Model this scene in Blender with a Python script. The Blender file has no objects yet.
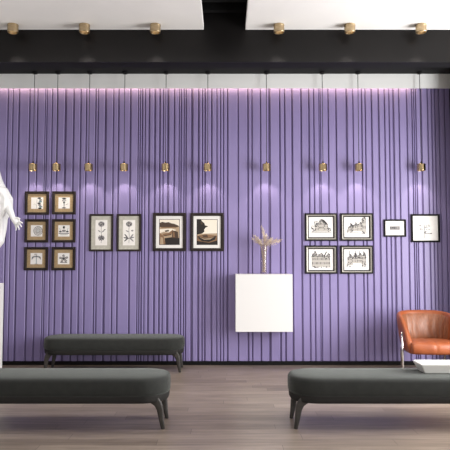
import bpy, bmesh, math, random
from mathutils import Vector, noise
random.seed(7)
PI = math.pi
S = bpy.context.scene
COL = S.collection

# ------------------------------------------------------------------ camera, world, light, exposure
EYE, PITCH, FPX = 1.45, math.radians(3.34), 600.0
cam_data = bpy.data.cameras.new('camera')
cam_data.sensor_width = 36.0
cam_data.lens = FPX / 450.0 * 36.0
cam_data.clip_start = 0.05
cam = bpy.data.objects.new('camera', cam_data)
COL.objects.link(cam)
cam.location = (0, 0, EYE)
cam.rotation_euler = (PI / 2 + PITCH, 0, 0)
S.camera = cam

S.view_settings.view_transform = 'Standard'
S.view_settings.look = 'None'
S.view_settings.gamma = 1
S.view_settings.use_curve_mapping = False
S.view_settings.exposure = 0.12

world = bpy.data.worlds.new('world')
S.world = world
world.use_nodes = True
world.node_tree.nodes['Background'].inputs[0].default_value = (0.9, 0.95, 1.0, 1)
world.node_tree.nodes['Background'].inputs[1].default_value = 0.6


def area(name, loc, rot, sx, sy, energy, color=(1, 1, 1), spread=180):
    l = bpy.data.lights.new(name, 'AREA')
    l.shape = 'RECTANGLE'
    l.size, l.size_y = sx, sy
    l.energy = energy
    l.color = color
    l.spread = math.radians(spread)
    o = bpy.data.objects.new(name, l)
    COL.objects.link(o)
    o.location = loc
    o.rotation_euler = rot
    return o


# daylight entering through the big window in the right wall (outside the frame)
area('window_daylight', (4.28, 5.3, 1.75), (0, PI / 2, 0), 2.4, 2.0, 300, (1.0, 0.985, 0.97))
area('near_fill_light', (4.28, 0.6, 1.75), (0, PI / 2, 0), 2.4, 3.2, 185, (1.0, 0.985, 0.975))  # added fill light for faces turned to the camera, not a known window
# ceiling luminaires over the near half of the room (above and behind the frame)
area('ceiling_luminaire', (0.0, 4.8, 3.90), (0, 0, 0), 5.0, 1.2, 35, (1.0, 0.97, 0.94))
# concealed strip behind the white fascia washing the top of the purple wall
LED = area('cove_strip', (-0.35, 8.372, 3.97), (0, 0, 0), 6.0, 0.03, 20, (1.0, 0.74, 0.42))
PENDANT_W, SPOT_W = 7.0, 62.0

# ------------------------------------------------------------------ helpers
SN, CS = math.sin(PITCH), math.cos(PITCH)


def at(px, py, Y):
    """point of the room at distance Y from the camera that the photo shows at (px, py)"""
    u, v = (px - 225) / FPX, (225 - py) / FPX
    dy, dz = CS - v * SN, SN + v * CS
    t = Y / dy
    return Vector((u * t, Y, EYE + dz * t))


def mat(name, color, rough=0.5, metal=0.0, spec=0.5, emit=None, estr=0.0):
    m = bpy.data.materials.new(name)
    m.use_nodes = True
    b = m.node_tree.nodes['Principled BSDF']
    b.inputs['Base Color'].default_value = (*color, 1)
    b.inputs['Roughness'].default_value = rough
    b.inputs['Metallic'].default_value = metal
    b.inputs['Specular IOR Level'].default_value = spec
    if emit:
        b.inputs['Emission Color'].default_value = (*emit, 1)
        b.inputs['Emission Strength'].default_value = estr
    return m


def noisy(m, c1, c2, scale=8.0, stretch=(1, 1, 1), bump=0.0, detail=4.0, bscale=None):
    """vary the colour between c1 and c2 with noise, optional bump"""
    nt = m.node_tree
    b = nt.nodes['Principled BSDF']
    tc = nt.nodes.new('ShaderNodeTexCoord')
    mp = nt.nodes.new('ShaderNodeMapping')
    mp.inputs['Scale'].default_value = stretch
    nt.links.new(tc.outputs['Object'], mp.inputs[0])
    n = nt.nodes.new('ShaderNodeTexNoise')
    n.inputs['Scale'].default_value = scale
    n.inputs['Detail'].default_value = detail
    nt.links.new(mp.outputs[0], n.inputs['Vector'])
    r = nt.nodes.new('ShaderNodeValToRGB')
    r.color_ramp.elements[0].color = (*c1, 1)
    r.color_ramp.elements[1].color = (*c2, 1)
    r.color_ramp.elements[0].position = 0.3
    r.color_ramp.elements[1].position = 0.7
    nt.links.new(n.outputs['Fac'], r.inputs[0])
    nt.links.new(r.outputs[0], b.inputs['Base Color'])
    if bump:
        n2 = nt.nodes.new('ShaderNodeTexNoise')
        n2.inputs['Scale'].default_value = bscale or scale * 6
        nt.links.new(mp.outputs[0], n2.inputs['Vector'])
        bp = nt.nodes.new('ShaderNodeBump')
        bp.inputs['Strength'].default_value = bump
        bp.inputs['Distance'].default_value = 0.01
        nt.links.new(n2.outputs['Fac'], bp.inputs['Height'])
        nt.links.new(bp.outputs[0], b.inputs['Normal'])
    return m


def obj(name, bm, materials, parent=None, smooth=False, bevel=0.0, subsurf=0):
    me = bpy.data.meshes.new(name)
    bmesh.ops.recalc_face_normals(bm, faces=bm.faces[:])
    bm.to_mesh(me)
    bm.free()
    for m in (materials if isinstance(materials, (list, tuple)) else [materials]):
        me.materials.append(m)
    if smooth:
        for p in me.polygons:
            p.use_smooth = True
    o = bpy.data.objects.new(name, me)
    COL.objects.link(o)
    if parent:
        o.parent = parent
    if bevel:
        mod = o.modifiers.new('bevel', 'BEVEL')
        mod.width = bevel
        mod.segments = 2
        mod.limit_method = 'ANGLE'
    if subsurf:
        mod = o.modifiers.new('subsurf', 'SUBSURF')
        mod.levels = mod.render_levels = subsurf
    return o


def empty(name, loc, label, cat, group=None, rz=0.0):
    o = bpy.data.objects.new(name, None)
    COL.objects.link(o)
    o.empty_display_size = 0.1
    o.location = loc
    o.rotation_euler = (0, 0, rz)
    tag(o, label, cat, group)
    return o


def tag(o, label, cat, group=None):
    o['label'] = label
    o['category'] = cat
    if group:
        o['group'] = group


def dup(root, loc, label, rz=None):
    def cp(o, par):
        c = o.copy()
        COL.objects.link(c)
        c.parent = par
        for ch in list(o.children):
            cp(ch, c)
        return c
    r = cp(root, None)
    r.location = loc
    r['label'] = label
    if rz is not None:
        r.rotation_euler = (0, 0, rz)
    return r


def struct(name, bm, m, **k):
    o = obj(name, bm, m, **k)
    o['kind'] = 'structure'
    return o


def box(bm, x0, x1, y0, y1, z0, z1, mi=0):
    vs = [bm.verts.new((x, y, z)) for z in (z0, z1) for y in (y0, y1) for x in (x0, x1)]
    for q in ((0, 1, 3, 2), (4, 6, 7, 5), (0, 4, 5, 1), (1, 5, 7, 3), (3, 7, 6, 2), (2, 6, 4, 0)):
        f = bm.faces.new([vs[i] for i in q])
        f.material_index = mi
    return vs


def loft(bm, rings, cap=True, close=True, mi=0):
    R = [[bm.verts.new(p) for p in r] for r in rings]
    n = len(R[0])
    for a, b in zip(R, R[1:]):
        for i in range(n if close else n - 1):
            j = (i + 1) % n
            f = bm.faces.new((a[i], a[j], b[j], b[i]))
            f.material_index = mi
    if cap:
        for r in (R[0], R[-1]):
            f = bm.faces.new(r)
            f.material_index = mi
    return R


def lathe(bm, prof, c=(0, 0, 0), n=24, mi=0, cap=True):
    rings = [[(c[0] + r * math.cos(2 * PI * i / n), c[1] + r * math.sin(2 * PI * i / n), c[2] + z)
              for i in range(n)] for r, z in prof]
    return loft(bm, rings, cap=cap, mi=mi)


def tube(bm, pts, radii, n=10, mi=0, flat=None):
    pts = [Vector(p) for p in pts]
    if not isinstance(radii, (list, tuple)):
        radii = [radii] * len(pts)
    rings = []
    ref = Vector((0, 0, 1))
    prev = None
    for i, p in enumerate(pts):
        d = (pts[min(i + 1, len(pts) - 1)] - pts[max(i - 1, 0)]).normalized()
        if prev is None:
            a = d.cross(ref if abs(d.z) < 0.9 else Vector((1, 0, 0))).normalized()
        else:
            a = (prev - d * prev.dot(d)).normalized()
        prev = a
        b = d.cross(a)
        r = radii[i]
        rings.append([p + a * (r * math.cos(2 * PI * k / n)) + b * (r * math.sin(2 * PI * k / n)) for k in range(n)])
    return loft(bm, rings, mi=mi)


def blob(bm, c, r, seg=12, mi=0):
    rx, ry, rz = r if isinstance(r, (tuple, list)) else (r, r, r)
    prof = []
    for i in range(1, seg):
        t = -PI / 2 + PI * i / seg
        prof.append((math.cos(t), math.sin(t)))
    rings = [[(c[0] + rx * k * math.cos(2 * PI * j / 16), c[1] + ry * k * math.sin(2 * PI * j / 16), c[2] + rz * h)
              for j in range(16)] for k, h in prof]
    loft(bm, rings, mi=mi)


def rrect(hx, hy, r, n=8):
    pts = []
    r = min(r, hx - 1e-4, hy - 1e-4)
    for cx, cy, a0 in ((hx - r, hy - r, 0), (-hx + r, hy - r, PI / 2), (-hx + r, -hy + r, PI), (hx - r, -hy + r, 1.5 * PI)):
        for k in range(n + 1):
            a = a0 + PI / 2 * k / n
            pts.append((cx + r * math.cos(a), cy + r * math.sin(a)))
    return pts


# ------------------------------------------------------------------ materials
PURPLE = noisy(mat('purple_lacquer', (0.26, 0.19, 0.42), 0.42), (0.252, 0.207, 0.420), (0.280, 0.232, 0.455), 1.2)
PURPLE_DEEP = mat('purple_groove', (0.14, 0.108, 0.235), 0.7)
BLACK = noisy(mat('black_beam_paint', (0.013, 0.012, 0.012), 0.3, spec=0.18), (0.0075, 0.007, 0.007), (0.010, 0.009, 0.009), 2.0)
BLACK_MATT = mat('matt_black', (0.0045, 0.0045, 0.005), 0.7, spec=0.2)
WHITE = noisy(mat('white_plaster', (0.78, 0.77, 0.76), 0.7), (0.77, 0.76, 0.75), (0.80, 0.79, 0.78), 3.0)
FASCIA = noisy(mat('light_grey_fascia', (0.6, 0.6, 0.59), 0.6), (0.86, 0.875, 0.87), (0.90, 0.91, 0.905), 1.0, (1, 1, 8))
SIDEWALL = noisy(mat('side_wall_paint', (0.25, 0.24, 0.24), 0.7), (0.72, 0.71, 0.70), (0.78, 0.77, 0.76), 2.0)
GABLE = mat('white_cabinet', (0.75, 0.74, 0.73), 0.4)
MARBLE = noisy(mat('white_marble', (0.8, 0.8, 0.8), 0.45), (0.78, 0.78, 0.78), (0.84, 0.84, 0.84), 5.0, bump=0.15, bscale=30)
BRASS = noisy(mat('brushed_brass', (0.62, 0.44, 0.22), 0.28, 1.0), (0.42, 0.315, 0.18), (0.55, 0.43, 0.28), 20, (1, 1, 8))
POLISHED = mat('polished_bronze', (0.50, 0.38, 0.22), 0.13, 1.0)
DARKBRASS = mat('dark_bronze', (0.06, 0.045, 0.03), 0.35, 0.8)
GLOW = mat('lamp_glow', (1, 1, 1), 0.5, emit=(1.0, 0.9, 0.75), estr=1.2)
CORD = mat('black_cord', (0.012, 0.012, 0.014), 0.6)
FABRIC = noisy(mat('grey_green_fabric', (0.07, 0.075, 0.07), 0.85, spec=0.3), (0.014, 0.015, 0.014), (0.020, 0.0215, 0.0195), 14, bump=0.25, bscale=420)
_b = FABRIC.node_tree.nodes['Principled BSDF']
_b.inputs['Sheen Weight'].default_value = 0.22
_b.inputs['Sheen Roughness'].default_value = 0.45
_b.inputs['Sheen Tint'].default_value = (0.93, 1.0, 0.93, 1)
BENCHWOOD = noisy(mat('dark_stained_frame', (0.05, 0.045, 0.04), 0.5), (0.026, 0.024, 0.022), (0.040, 0.036, 0.032), 6, (1, 1, 6))
BENCHFRAME = mat('dark_frame_upholstery', (0.020, 0.019, 0.018), 0.8, spec=0.2)
LEATHER = noisy(mat('cognac_leather', (0.5, 0.15, 0.05), 0.42), (0.27, 0.066, 0.020), (0.36, 0.098, 0.032), 7, bump=0.25, bscale=60)
LEATHER_BACK = noisy(mat('back_leather', (0.3, 0.1, 0.05), 0.3), (0.20, 0.075, 0.036), (0.30, 0.115, 0.055), 9, (6, 6, 1), bump=0.3, bscale=40)  # browner, glossier leather for the inner back
CHROME = mat('polished_steel', (0.8, 0.8, 0.8), 0.15, 1.0)
TRAYWHITE = noisy(mat('white_ceramic', (0.75, 0.75, 0.73), 0.3), (0.64, 0.64, 0.61), (0.70, 0.70, 0.67), 4)
FRAME_BROWN = noisy(mat('dark_brown_frame', (0.035, 0.022, 0.018), 0.55, spec=0.25), (0.016, 0.011, 0.010), (0.028, 0.019, 0.018), 30)
FRAME_BLACK = mat('black_frame', (0.007, 0.006, 0.007), 0.6, spec=0.15)
FRAME_SILVER = noisy(mat('silver_grey_frame', (0.5, 0.48, 0.44), 0.4, 0.3), (0.27, 0.255, 0.225), (0.38, 0.36, 0.32), 40)
FRAME_EDGE = mat('frame_dark_edge', (0.008, 0.007, 0.007), 0.6, spec=0.15)
MAT_TAN = noisy(mat('tan_mat_board', (0.40, 0.25, 0.12), 0.8), (0.36, 0.25, 0.13), (0.45, 0.325, 0.18), 40)
MAT_GREY = noisy(mat('grey_cream_mat_board', (0.55, 0.53, 0.46), 0.8), (0.50, 0.48, 0.41), (0.60, 0.58, 0.51), 30)
MAT_WHITE = mat('white_mat_board', (0.82, 0.80, 0.77), 0.8)
PAPER = noisy(mat('white_paper', (0.85, 0.83, 0.80), 0.85), (0.84, 0.81, 0.78), (0.88, 0.86, 0.83), 15)
PAPER_CREAM = noisy(mat('cream_paper', (0.8, 0.75, 0.66), 0.85), (0.76, 0.70, 0.62), (0.85, 0.80, 0.72), 15)
INK = mat('black_ink', (0.03, 0.03, 0.035), 0.8)
INK_GREY = mat('grey_ink', (0.22, 0.21, 0.21), 0.8)
INK_PALE = mat('pale_ink', (0.5, 0.47, 0.43), 0.8)
INK_TEAL = mat('teal_ink', (0.16, 0.24, 0.27), 0.8)
SEPIA = [mat('sepia_darkest', (0.012, 0.008, 0.006), 0.5), mat('sepia_dark', (0.06, 0.035, 0.02), 0.5),
         mat('sepia_mid', (0.22, 0.12, 0.06), 0.5), mat('sepia_light', (0.42, 0.31, 0.20), 0.5),
         mat('sepia_pale', (0.82, 0.75, 0.64), 0.5)]
DRY = [mat('dried_beige', (0.58, 0.46, 0.34), 0.9), mat('dried_pale', (0.74, 0.63, 0.50), 0.9), mat('dried_stem', (0.46, 0.37, 0.28), 0.9)]


def clear_glass(name, tint=(1, 1, 1), gloss=0.12, rough=0.03, k=0.3):
    m = bpy.data.materials.new(name)
    m.use_nodes = True
    nt = m.node_tree
    nt.nodes.clear()
    out = nt.nodes.new('ShaderNodeOutputMaterial')
    mix = nt.nodes.new('ShaderNodeMixShader')
    tr = nt.nodes.new('ShaderNodeBsdfTransparent')
    gl = nt.nodes.new('ShaderNodeBsdfGlossy')
    lw = nt.nodes.new('ShaderNodeLayerWeight')
    mth = nt.nodes.new('ShaderNodeMath')
    mth.operation = 'MULTIPLY_ADD'
    lw.inputs[0].default_value = 0.35
    mth.inputs[1].default_value = k
    mth.inputs[2].default_value = gloss
    tr.inputs[0].default_value = (*tint, 1)
    gl.inputs['Roughness'].default_value = rough
    nt.links.new(lw.outputs['Facing'], mth.inputs[0])
    nt.links.new(mth.outputs[0], mix.inputs[0])
    nt.links.new(tr.outputs[0], mix.inputs[1])
    nt.links.new(gl.outputs[0], mix.inputs[2])
    nt.links.new(mix.outputs[0], out.inputs[0])
    return m


GLASS = clear_glass('picture_glass', gloss=0.0, k=0.08, rough=0.18)
VASEGLASS = clear_glass('vase_glass', (0.93, 0.91, 0.90), 0.02, 0.15)


def plank_floor():
    m = mat('wood_plank_floor', (0.3, 0.22, 0.18), 0.38)
    nt = m.node_tree
    b = nt.nodes['Principled BSDF']
    tc = nt.nodes.new('ShaderNodeTexCoord')
    br = nt.nodes.new('ShaderNodeTexBrick')
    br.offset = 0.0
    br.offset_frequency = 2
    br.inputs['Scale'].default_value = 1.0
    br.inputs['Brick Width'].default_value = 1.9
    br.inputs['Row Height'].default_value = 0.15
    br.inputs['Mortar Size'].default_value = 0.0022
    br.inputs['Bias'].default_value = 0.0
    br.inputs['Color1'].default_value = (0.158, 0.127, 0.102, 1)
    br.inputs['Color2'].default_value = (0.255, 0.210, 0.174, 1)
    br.inputs['Mortar'].default_value = (0.08, 0.06, 0.05, 1)
    sp = nt.nodes.new('ShaderNodeSeparateXYZ')
    nt.links.new(tc.outputs['Object'], sp.inputs[0])
    dv = nt.nodes.new('ShaderNodeMath')
    dv.operation = 'DIVIDE'
    dv.inputs[1].default_value = 0.15
    nt.links.new(sp.outputs['Y'], dv.inputs[0])
    fl = nt.nodes.new('ShaderNodeMath')
    fl.operation = 'FLOOR'
    nt.links.new(dv.outputs[0], fl.inputs[0])
    wn = nt.nodes.new('ShaderNodeTexWhiteNoise')
    wn.noise_dimensions = '1D'
    nt.links.new(fl.outputs[0], wn.inputs['W'])
    ma = nt.nodes.new('ShaderNodeMath')
    ma.operation = 'MULTIPLY_ADD'
    ma.inputs[1].default_value = 9.7
    nt.links.new(wn.outputs['Value'], ma.inputs[0])
    nt.links.new(sp.outputs['X'], ma.inputs[2])
    cb = nt.nodes.new('ShaderNodeCombineXYZ')
    nt.links.new(ma.outputs[0], cb.inputs['X'])
    nt.links.new(sp.outputs['Y'], cb.inputs['Y'])
    nt.links.new(cb.outputs[0], br.inputs['Vector'])
    mp = nt.nodes.new('ShaderNodeMapping')
    mp.inputs['Scale'].default_value = (0.7, 9, 1)
    nt.links.new(tc.outputs['Object'], mp.inputs[0])
    n = nt.nodes.new('ShaderNodeTexNoise')
    n.inputs['Scale'].default_value = 3.0
    n.inputs['Detail'].default_value = 7
    n.inputs['Distortion'].default_value = 0.6
    nt.links.new(mp.outputs[0], n.inputs['Vector'])
    r = nt.nodes.new('ShaderNodeValToRGB')
    r.color_ramp.elements[0].color = (0.72, 0.70, 0.68, 1)
    r.color_ramp.elements[1].color = (1.15, 1.13, 1.12, 1)
    r.color_ramp.elements[0].position = 0.32
    r.color_ramp.elements[1].position = 0.68
    nt.links.new(n.outputs['Fac'], r.inputs[0])
    mx = nt.nodes.new('ShaderNodeMix')
    mx.data_type = 'RGBA'
    mx.blend_type = 'MULTIPLY'
    mx.inputs[0].default_value = 1.0
    nt.links.new(br.outputs['Color'], mx.inputs[6])
    nt.links.new(r.outputs[0], mx.inputs[7])
    nt.links.new(mx.outputs[2], b.inputs['Base Color'])
    bp = nt.nodes.new('ShaderNodeBump')
    bp.inputs['Strength'].default_value = 0.25
    bp.inputs['Distance'].default_value = 0.003
    nt.links.new(n.outputs['Fac'], bp.inputs['Height'])
    nt.links.new(bp.outputs[0], b.inputs['Normal'])
    return m


FLOOR = plank_floor()

# ------------------------------------------------------------------ room
WY = 8.40                      # front face of the slatted wall
XL, XR, XP = -3.75, 4.30, 3.19   # left wall, right wall, pier beside the slats
YN = -2.2                      # wall behind the camera
bm = bmesh.new()
box(bm, XL - 0.1, XR + 0.1, YN - 0.1, WY + 0.2, -0.08, 0)
struct('floor', bm, FLOOR)

# slatted purple wall: measured groove centres and widths (in photo pixels, at row y)
GR = []
for off, y, lst in (
    (0, 305, ((-230, 9), (-190, 6), (-128, 9), (-80, 7), (-40, 8), (22, 7), (52, 6), (90, 9), (155, 8), (203, 7), (250, 5), (261, 5), (293, 6), (325, 8), (375, 13), (425, 9))),
    (75, 305, ((18, 8), (52, 7), (110, 8), (124, 6), (170, 12), (218, 7), (250, 8), (322, 10), (370, 6), (382, 6), (395, 7), (412, 5), (437, 9))),
    (150, 305, ((22, 10), (52, 9), (72, 6), (102, 12), (140, 8), (170, 6), (182, 6), (200, 6), (212, 6), (248, 14), (288, 10), (312, 6), (328, 8), (368, 8), (400, 5), (422, 5), (440, 5))),
    (225, 345, ((15, 8), (80, 6), (140, 8), (165, 6), (217, 7), (270, 14), (335, 8), (365, 8), (410, 10))),
    (300, 305, ((14, 9), (62, 7), (92, 6), (124, 4), (132, 4), (180, 6), (228, 7), (292, 10), (332, 5), (385, 6), (407, 5), (445, 8))),
    (375, 275, ((35, 9), (72, 6), (100, 5), (125, 10), (160, 6), (208, 6), (240, 5), (252, 5), (263, 5), (295, 8), (335, 5), (360, 5), (380, 6), (405, 5), (440, 5)))):
    for z, w in lst:
        x = at(off + z / 6.0, y, WY).x
        hw = w / 6.0 * WY / FPX * 0.5 * 1.05
        GR.append((x - hw, x + hw))
bm = bmesh.new()
ZT = 4.06
x = XL
edges = sorted(GR)
slats = []
for a, b in edges + [(XP, XP)]:
    if a - x > 0.002:
        slats.append((x, a))
    x = b
for a, b in slats:
    c = min(0.007, (b - a) * 0.25)
    # slat with softly chamfered long edges
    ring = [(a, WY + 0.03), (a, WY + c), (a + c, WY), (b - c, WY), (b, WY + c), (b, WY + 0.03)]
    loft(bm, [[(p[0], p[1], z) for p in ring] for z in (0.0, ZT)])
box(bm, XL, XP, WY + 0.018, WY + 0.12, 0, ZT, 1)
struct('wall_back', bm, [PURPLE, PURPLE_DEEP])

bm = bmesh.new()
box(bm, XL, XP, WY - 0.016, WY + 0.001, 0, 0.055)
struct('baseboard_back', bm, BLACK_MATT)

# white fascia that hides the light strip
ZF = at(225, 88, 8.32).z
bm = bmesh.new()
box(bm, XL, XP, 8.32, 8.345, ZF, 4.10)
struct('trim_fascia', bm, FASCIA)

# black ceiling over the pendants, with the beam in front of it
bm = bmesh.new()
box(bm, XL, XP + 0.02, 6.6, 8.6, 4.07, 4.14)
struct('ceiling_back', bm, BLACK_MATT)
CH = 1.45 + 6.42 * (SN + 0.325 * CS) / (CS - 0.325 * SN)     # ceiling height from its far edge at y = 30
ZB = at(225, 62, 6.42).z
bm = bmesh.new()
box(bm, XL, XR, 6.42, 6.432, ZB - 0.001, CH + 0.35)
struct('ceiling_beam_face', bm, BLACK, bevel=0.002)
bm = bmesh.new()
box(bm, XL, XR, 6.432, 6.62, ZB, CH + 0.35)
box(bm, XL, XR, 6.62, 6.66, ZB + 0.05, CH + 0.35)
box(bm, XL, XR, 6.66, 6.72, ZB + 0.10, CH + 0.35)
struct('ceiling_beam', bm, BLACK_MATT, bevel=0.006)

# white ceiling panels left and right of the dark gap
gx0, gx1 = at(203.7, 30, 6.42).x, at(245.4, 30, 6.42).x
for x0, x1 in ((XL, gx0), (gx1, XR)):
    bm = bmesh.new()
    box(bm, x0, x1, YN, 6.415, CH, CH + 0.07)
    struct('ceiling', bm, WHITE, bevel=0.004)
bm = bmesh.new()
box(bm, XL, XR, YN, 6.45, CH + 0.30, CH + 0.38)
for yy in (6.28, 6.02, 5.72, 5.4, 5.0):
    box(bm, gx0 - 0.3, gx1 + 0.3, yy, yy + 0.06, CH + 0.16, CH + 0.30)
struct('ceiling_recess', bm, BLACK_MATT)

bm = bmesh.new()
box(bm, XL - 0.1, XL, YN, WY + 0.1, 0, CH + 0.4)
struct('wall_left', bm, SIDEWALL)
bm = bmesh.new()
box(bm, XL, XR, YN - 0.1, YN, 0, CH + 0.4)
struct('wall_front', bm, SIDEWALL)
# right wall with its large window opening (not in the frame), and the pier beside the slats
bm = bmesh.new()
for y0, y1 in ((YN, -1.05), (2.25, 4.25), (6.35, WY + 0.1)):
    box(bm, XR, XR + 0.1, y0, y1, 0, CH + 0.4)
for y0, y1 in ((-1.05, 2.25), (4.25, 6.35)):
    box(bm, XR, XR + 0.1, y0, y1, 0, 0.5)
    box(bm, XR, XR + 0.1, y0, y1, 3.0, CH + 0.4)
struct('wall_right', bm, SIDEWALL)
bm = bmesh.new()
box(bm, XP, XR, 7.8, WY + 0.1, 0, 4.1)
struct('wall_right_pier', bm, BLACK_MATT)

WINFRAME = mat('window_frame_paint', (0.05, 0.05, 0.052), 0.4)
for k, (y0, y1) in enumerate(((-1.05, 2.25), (4.25, 6.35))):  # first window is added, built around the near fill light
    bm = bmesh.new()
    n = 3 if k == 0 else 2
    for q in range(n + 1):
        yy = y0 + (y1 - y0 - 0.05) * q / n
        box(bm, XR + 0.02, XR + 0.08, yy, yy + 0.05, 0.5, 3.0)
    for zz in (0.5, 2.95):
        box(bm, XR + 0.02, XR + 0.08, y0, y1, zz, zz + 0.05)
    w = struct('window_%d' % (k + 1), bm, WINFRAME)
    bm = bmesh.new()
    box(bm, XR + 0.047, XR + 0.053, y0 + 0.02, y1 - 0.02, 0.52, 2.98)
    obj('pane', bm, GLASS, w)

# ------------------------------------------------------------------ ceiling spots (surface mounted)
def spot_light(name, parent, loc, energy, size, blend, color, rad=0.03):
    l = bpy.data.lights.new(name, 'SPOT')
    l.energy = energy
    l.spot_size = math.radians(size)
    l.spot_blend = blend
    l.color = color
    l.shadow_soft_size = rad
    o = bpy.data.objects.new(name, l)
    COL.objects.link(o)
    o.parent = parent
    o.location = loc
    return o


def make_ceiling_spot():
    t = empty('ceiling_spotlight', (0, 0, 0), '', 'ceiling light', 'brass spotlights on the ceiling')
    bm = bmesh.new()
    lathe(bm, [(0.050, 0.0), (0.057, -0.002), (0.057, -0.083), (0.054, -0.087), (0.048, -0.087), (0.044, -0.045), (0.012, -0.043)], n=28)
    obj('housing', bm, BRASS, t, smooth=False, bevel=0.001)
    bm = bmesh.new()
    lathe(bm, [(0.040, -0.046), (0.040, -0.0475), (0.01, -0.0485)], n=24)
    obj('lens', bm, GLOW, t)
    bm = bmesh.new()
    lathe(bm, [(0.0575, -0.006), (0.0588, -0.008), (0.0588, -0.016), (0.0575, -0.018)], n=28)
    obj('collar', bm, BRASS, t)
    lt = spot_light('spot', t, (0, 0, -0.095), SPOT_W, 66, 0.8, (1.0, 0.95, 0.89))
    lt.rotation_euler = (math.radians(4), 0, 0)
    return t


names = ['leftmost brass ceiling spotlight, at the left edge of the left white panel',
         'brass ceiling spotlight in the middle of the left white panel',
         'brass ceiling spotlight on the left white panel, nearest the dark gap',
         'brass ceiling spotlight on the right white panel, nearest the dark gap',
         'brass ceiling spotlight in the middle of the right white panel',
         'rightmost brass ceiling spotlight, above the chair side of the room']
CY = 6.27
proto = make_ceiling_spot()
for i, px in enumerate((13, 84.5, 155.3, 279, 349.8, 421)):
    p = at(px, 27, CY)
    if i == 0:
        proto.location = (p.x, CY, CH)
        proto['label'] = names[0]
    else:
        dup(proto, (p.x, CY, CH), names[i])

# ------------------------------------------------------------------ pendants along the wall
PY = 8.235
pz = at(225, 167.2, PY).z
def make_pendant():
    t = empty('pendant_lamp', (0, 0, 0), '', 'pendant lamp', 'small brass pendant lamps in front of the purple wall')
    top = 4.07 - pz
    bm = bmesh.new()
    lathe(bm, [(0.012, 0.047), (0.055, 0.046), (0.059, 0.042), (0.059, -0.044), (0.056, -0.048), (0.049, -0.048), (0.046, -0.02), (0.01, -0.018)], n=28)
    obj('lamp_body', bm, POLISHED, t, bevel=0.001)
    bm = bmesh.new()
    lathe(bm, [(0.044, -0.021), (0.044, -0.024), (0.01, -0.026)], n=20)
    obj('lens', bm, GLOW, t)
    bm = bmesh.new()
    tube(bm, [(0, 0, 0.066), (0, 0, top - 0.02)], 0.0046, 8)
    obj('cord', bm, CORD, t)
    bm = bmesh.new()
    lathe(bm, [(0.006, 0.085), (0.010, 0.075), (0.014, 0.049), (0.010, 0.046)], n=12)
    obj('cord_grip', bm, DARKBRASS, t)
    bm = bmesh.new()
    lathe(bm, [(0.012, top - 0.03), (0.036, top - 0.024), (0.038, top - 0.001), (0.03, top)], n=20)
    obj('ceiling_rose', bm, BLACK_MATT, t)
    spot_light('spot', t, (0, 0, -0.040), PENDANT_W, 94, 0.35, (1.0, 0.90, 0.76), 0.02)
    return t


pnames = ['small brass pendant lamp above the left column of square brown frames, leftmost of all',
          'small brass pendant lamp above the right column of square brown frames',
          'small brass pendant lamp above the left tall botanical print',
          'small brass pendant lamp above the right tall botanical print',
          'small brass pendant lamp above the left sepia photograph',
          'small brass pendant lamp above the right sepia photograph',
          'small brass pendant lamp above the vase on the white wall cabinet',
          'small brass pendant lamp above the left pair of silver framed building sketches',
          'small brass pendant lamp above the right pair of silver framed building sketches',
          'rightmost small brass pendant lamp, above the large black framed drawing']
proto = make_pendant()
for i, px in enumerate((33, 56.4, 88.6, 124, 165.6, 207.7, 266.7, 323, 359, 421.3)):
    p = at(px, 167.2, PY)
    if i == 0:
        proto.location = (p.x, PY, pz)
        proto['label'] = pnames[0]
    else:
        dup(proto, (p.x, PY, pz), pnames[i])

# ------------------------------------------------------------------ benches
BL, BW = 1.84, 0.56          # length, width
def make_bench():
    t = empty('bench', (0, 0, 0), '', 'bench', 'long grey green upholstered benches')
    hx, hy = BL / 2, BW / 2
    prof = [(0.020, 0.298), (0.003, 0.301), (0.0, 0.315), (-0.002, 0.355), (0.0, 0.408), (0.003, 0.420), (0.009, 0.430),
            (0.020, 0.438), (0.05, 0.445), (0.12, 0.452), (0.22, 0.455)]
    bm = bmesh.new()
    rings = []
    for ins, z in prof:
        rings.append([(x_, y_, z) for x_, y_ in rrect(hx - ins, hy - ins, max(0.24 - ins, 0.03), 10)])
    loft(bm, rings)
    obj('cushion', bm, FABRIC, t, smooth=True)
    bm = bmesh.new()
    rings = []
    for ins, z in ((0.04, 0.230), (0.018, 0.233), (0.010, 0.244), (0.007, 0.28), (0.007, 0.300)):
        rings.append([(x_, y_, z) for x_, y_ in rrect(hx - ins, hy - ins, 0.24 - ins, 10)])
    loft(bm, rings)
    obj('frame', bm, BENCHFRAME, t, smooth=True)
    bm = bmesh.new()
    ol = rrect(hx - 0.006, hy - 0.006, 0.234, 10)
    pts = [(a, b, 0.300) for a, b in ol] + [(ol[0][0], ol[0][1], 0.300)]
    tube(bm, pts, 0.0045, 6)
    obj('piping', bm, FABRIC, t, smooth=True)
    for sx in (-1, 1):
        for sy in (-1, 1):
            bm = bmesh.new()
            rings = []
            # z, outer inset from the end, width along the bench, centre inset across, depth
            for z, o, w, cy, d in ((0.285, 0.085, 0.20, 0.080, 0.05), (0.245, 0.066, 0.150, 0.082, 0.05), (0.225, 0.054, 0.098, 0.084, 0.048),
                                   (0.200, 0.046, 0.070, 0.086, 0.046), (0.160, 0.040, 0.056, 0.088, 0.042),
                                   (0.08, 0.036, 0.044, 0.092, 0.036), (0.004, 0.028, 0.034, 0.095, 0.030), (0.0, 0.030, 0.030, 0.095, 0.026)):
                xo = hx - o
                xi = xo - w
                cx, hw = (xo + xi) / 2, w / 2
                rings.append([(sx * (cx + q), sy * (hy - cy - 0.010 + r), z) for q, r in rrect(hw, d / 2, 0.014, 3)])
            loft(bm, rings)
            obj('leg', bm, BENCHWOOD, t, smooth=True)
    return t


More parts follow.
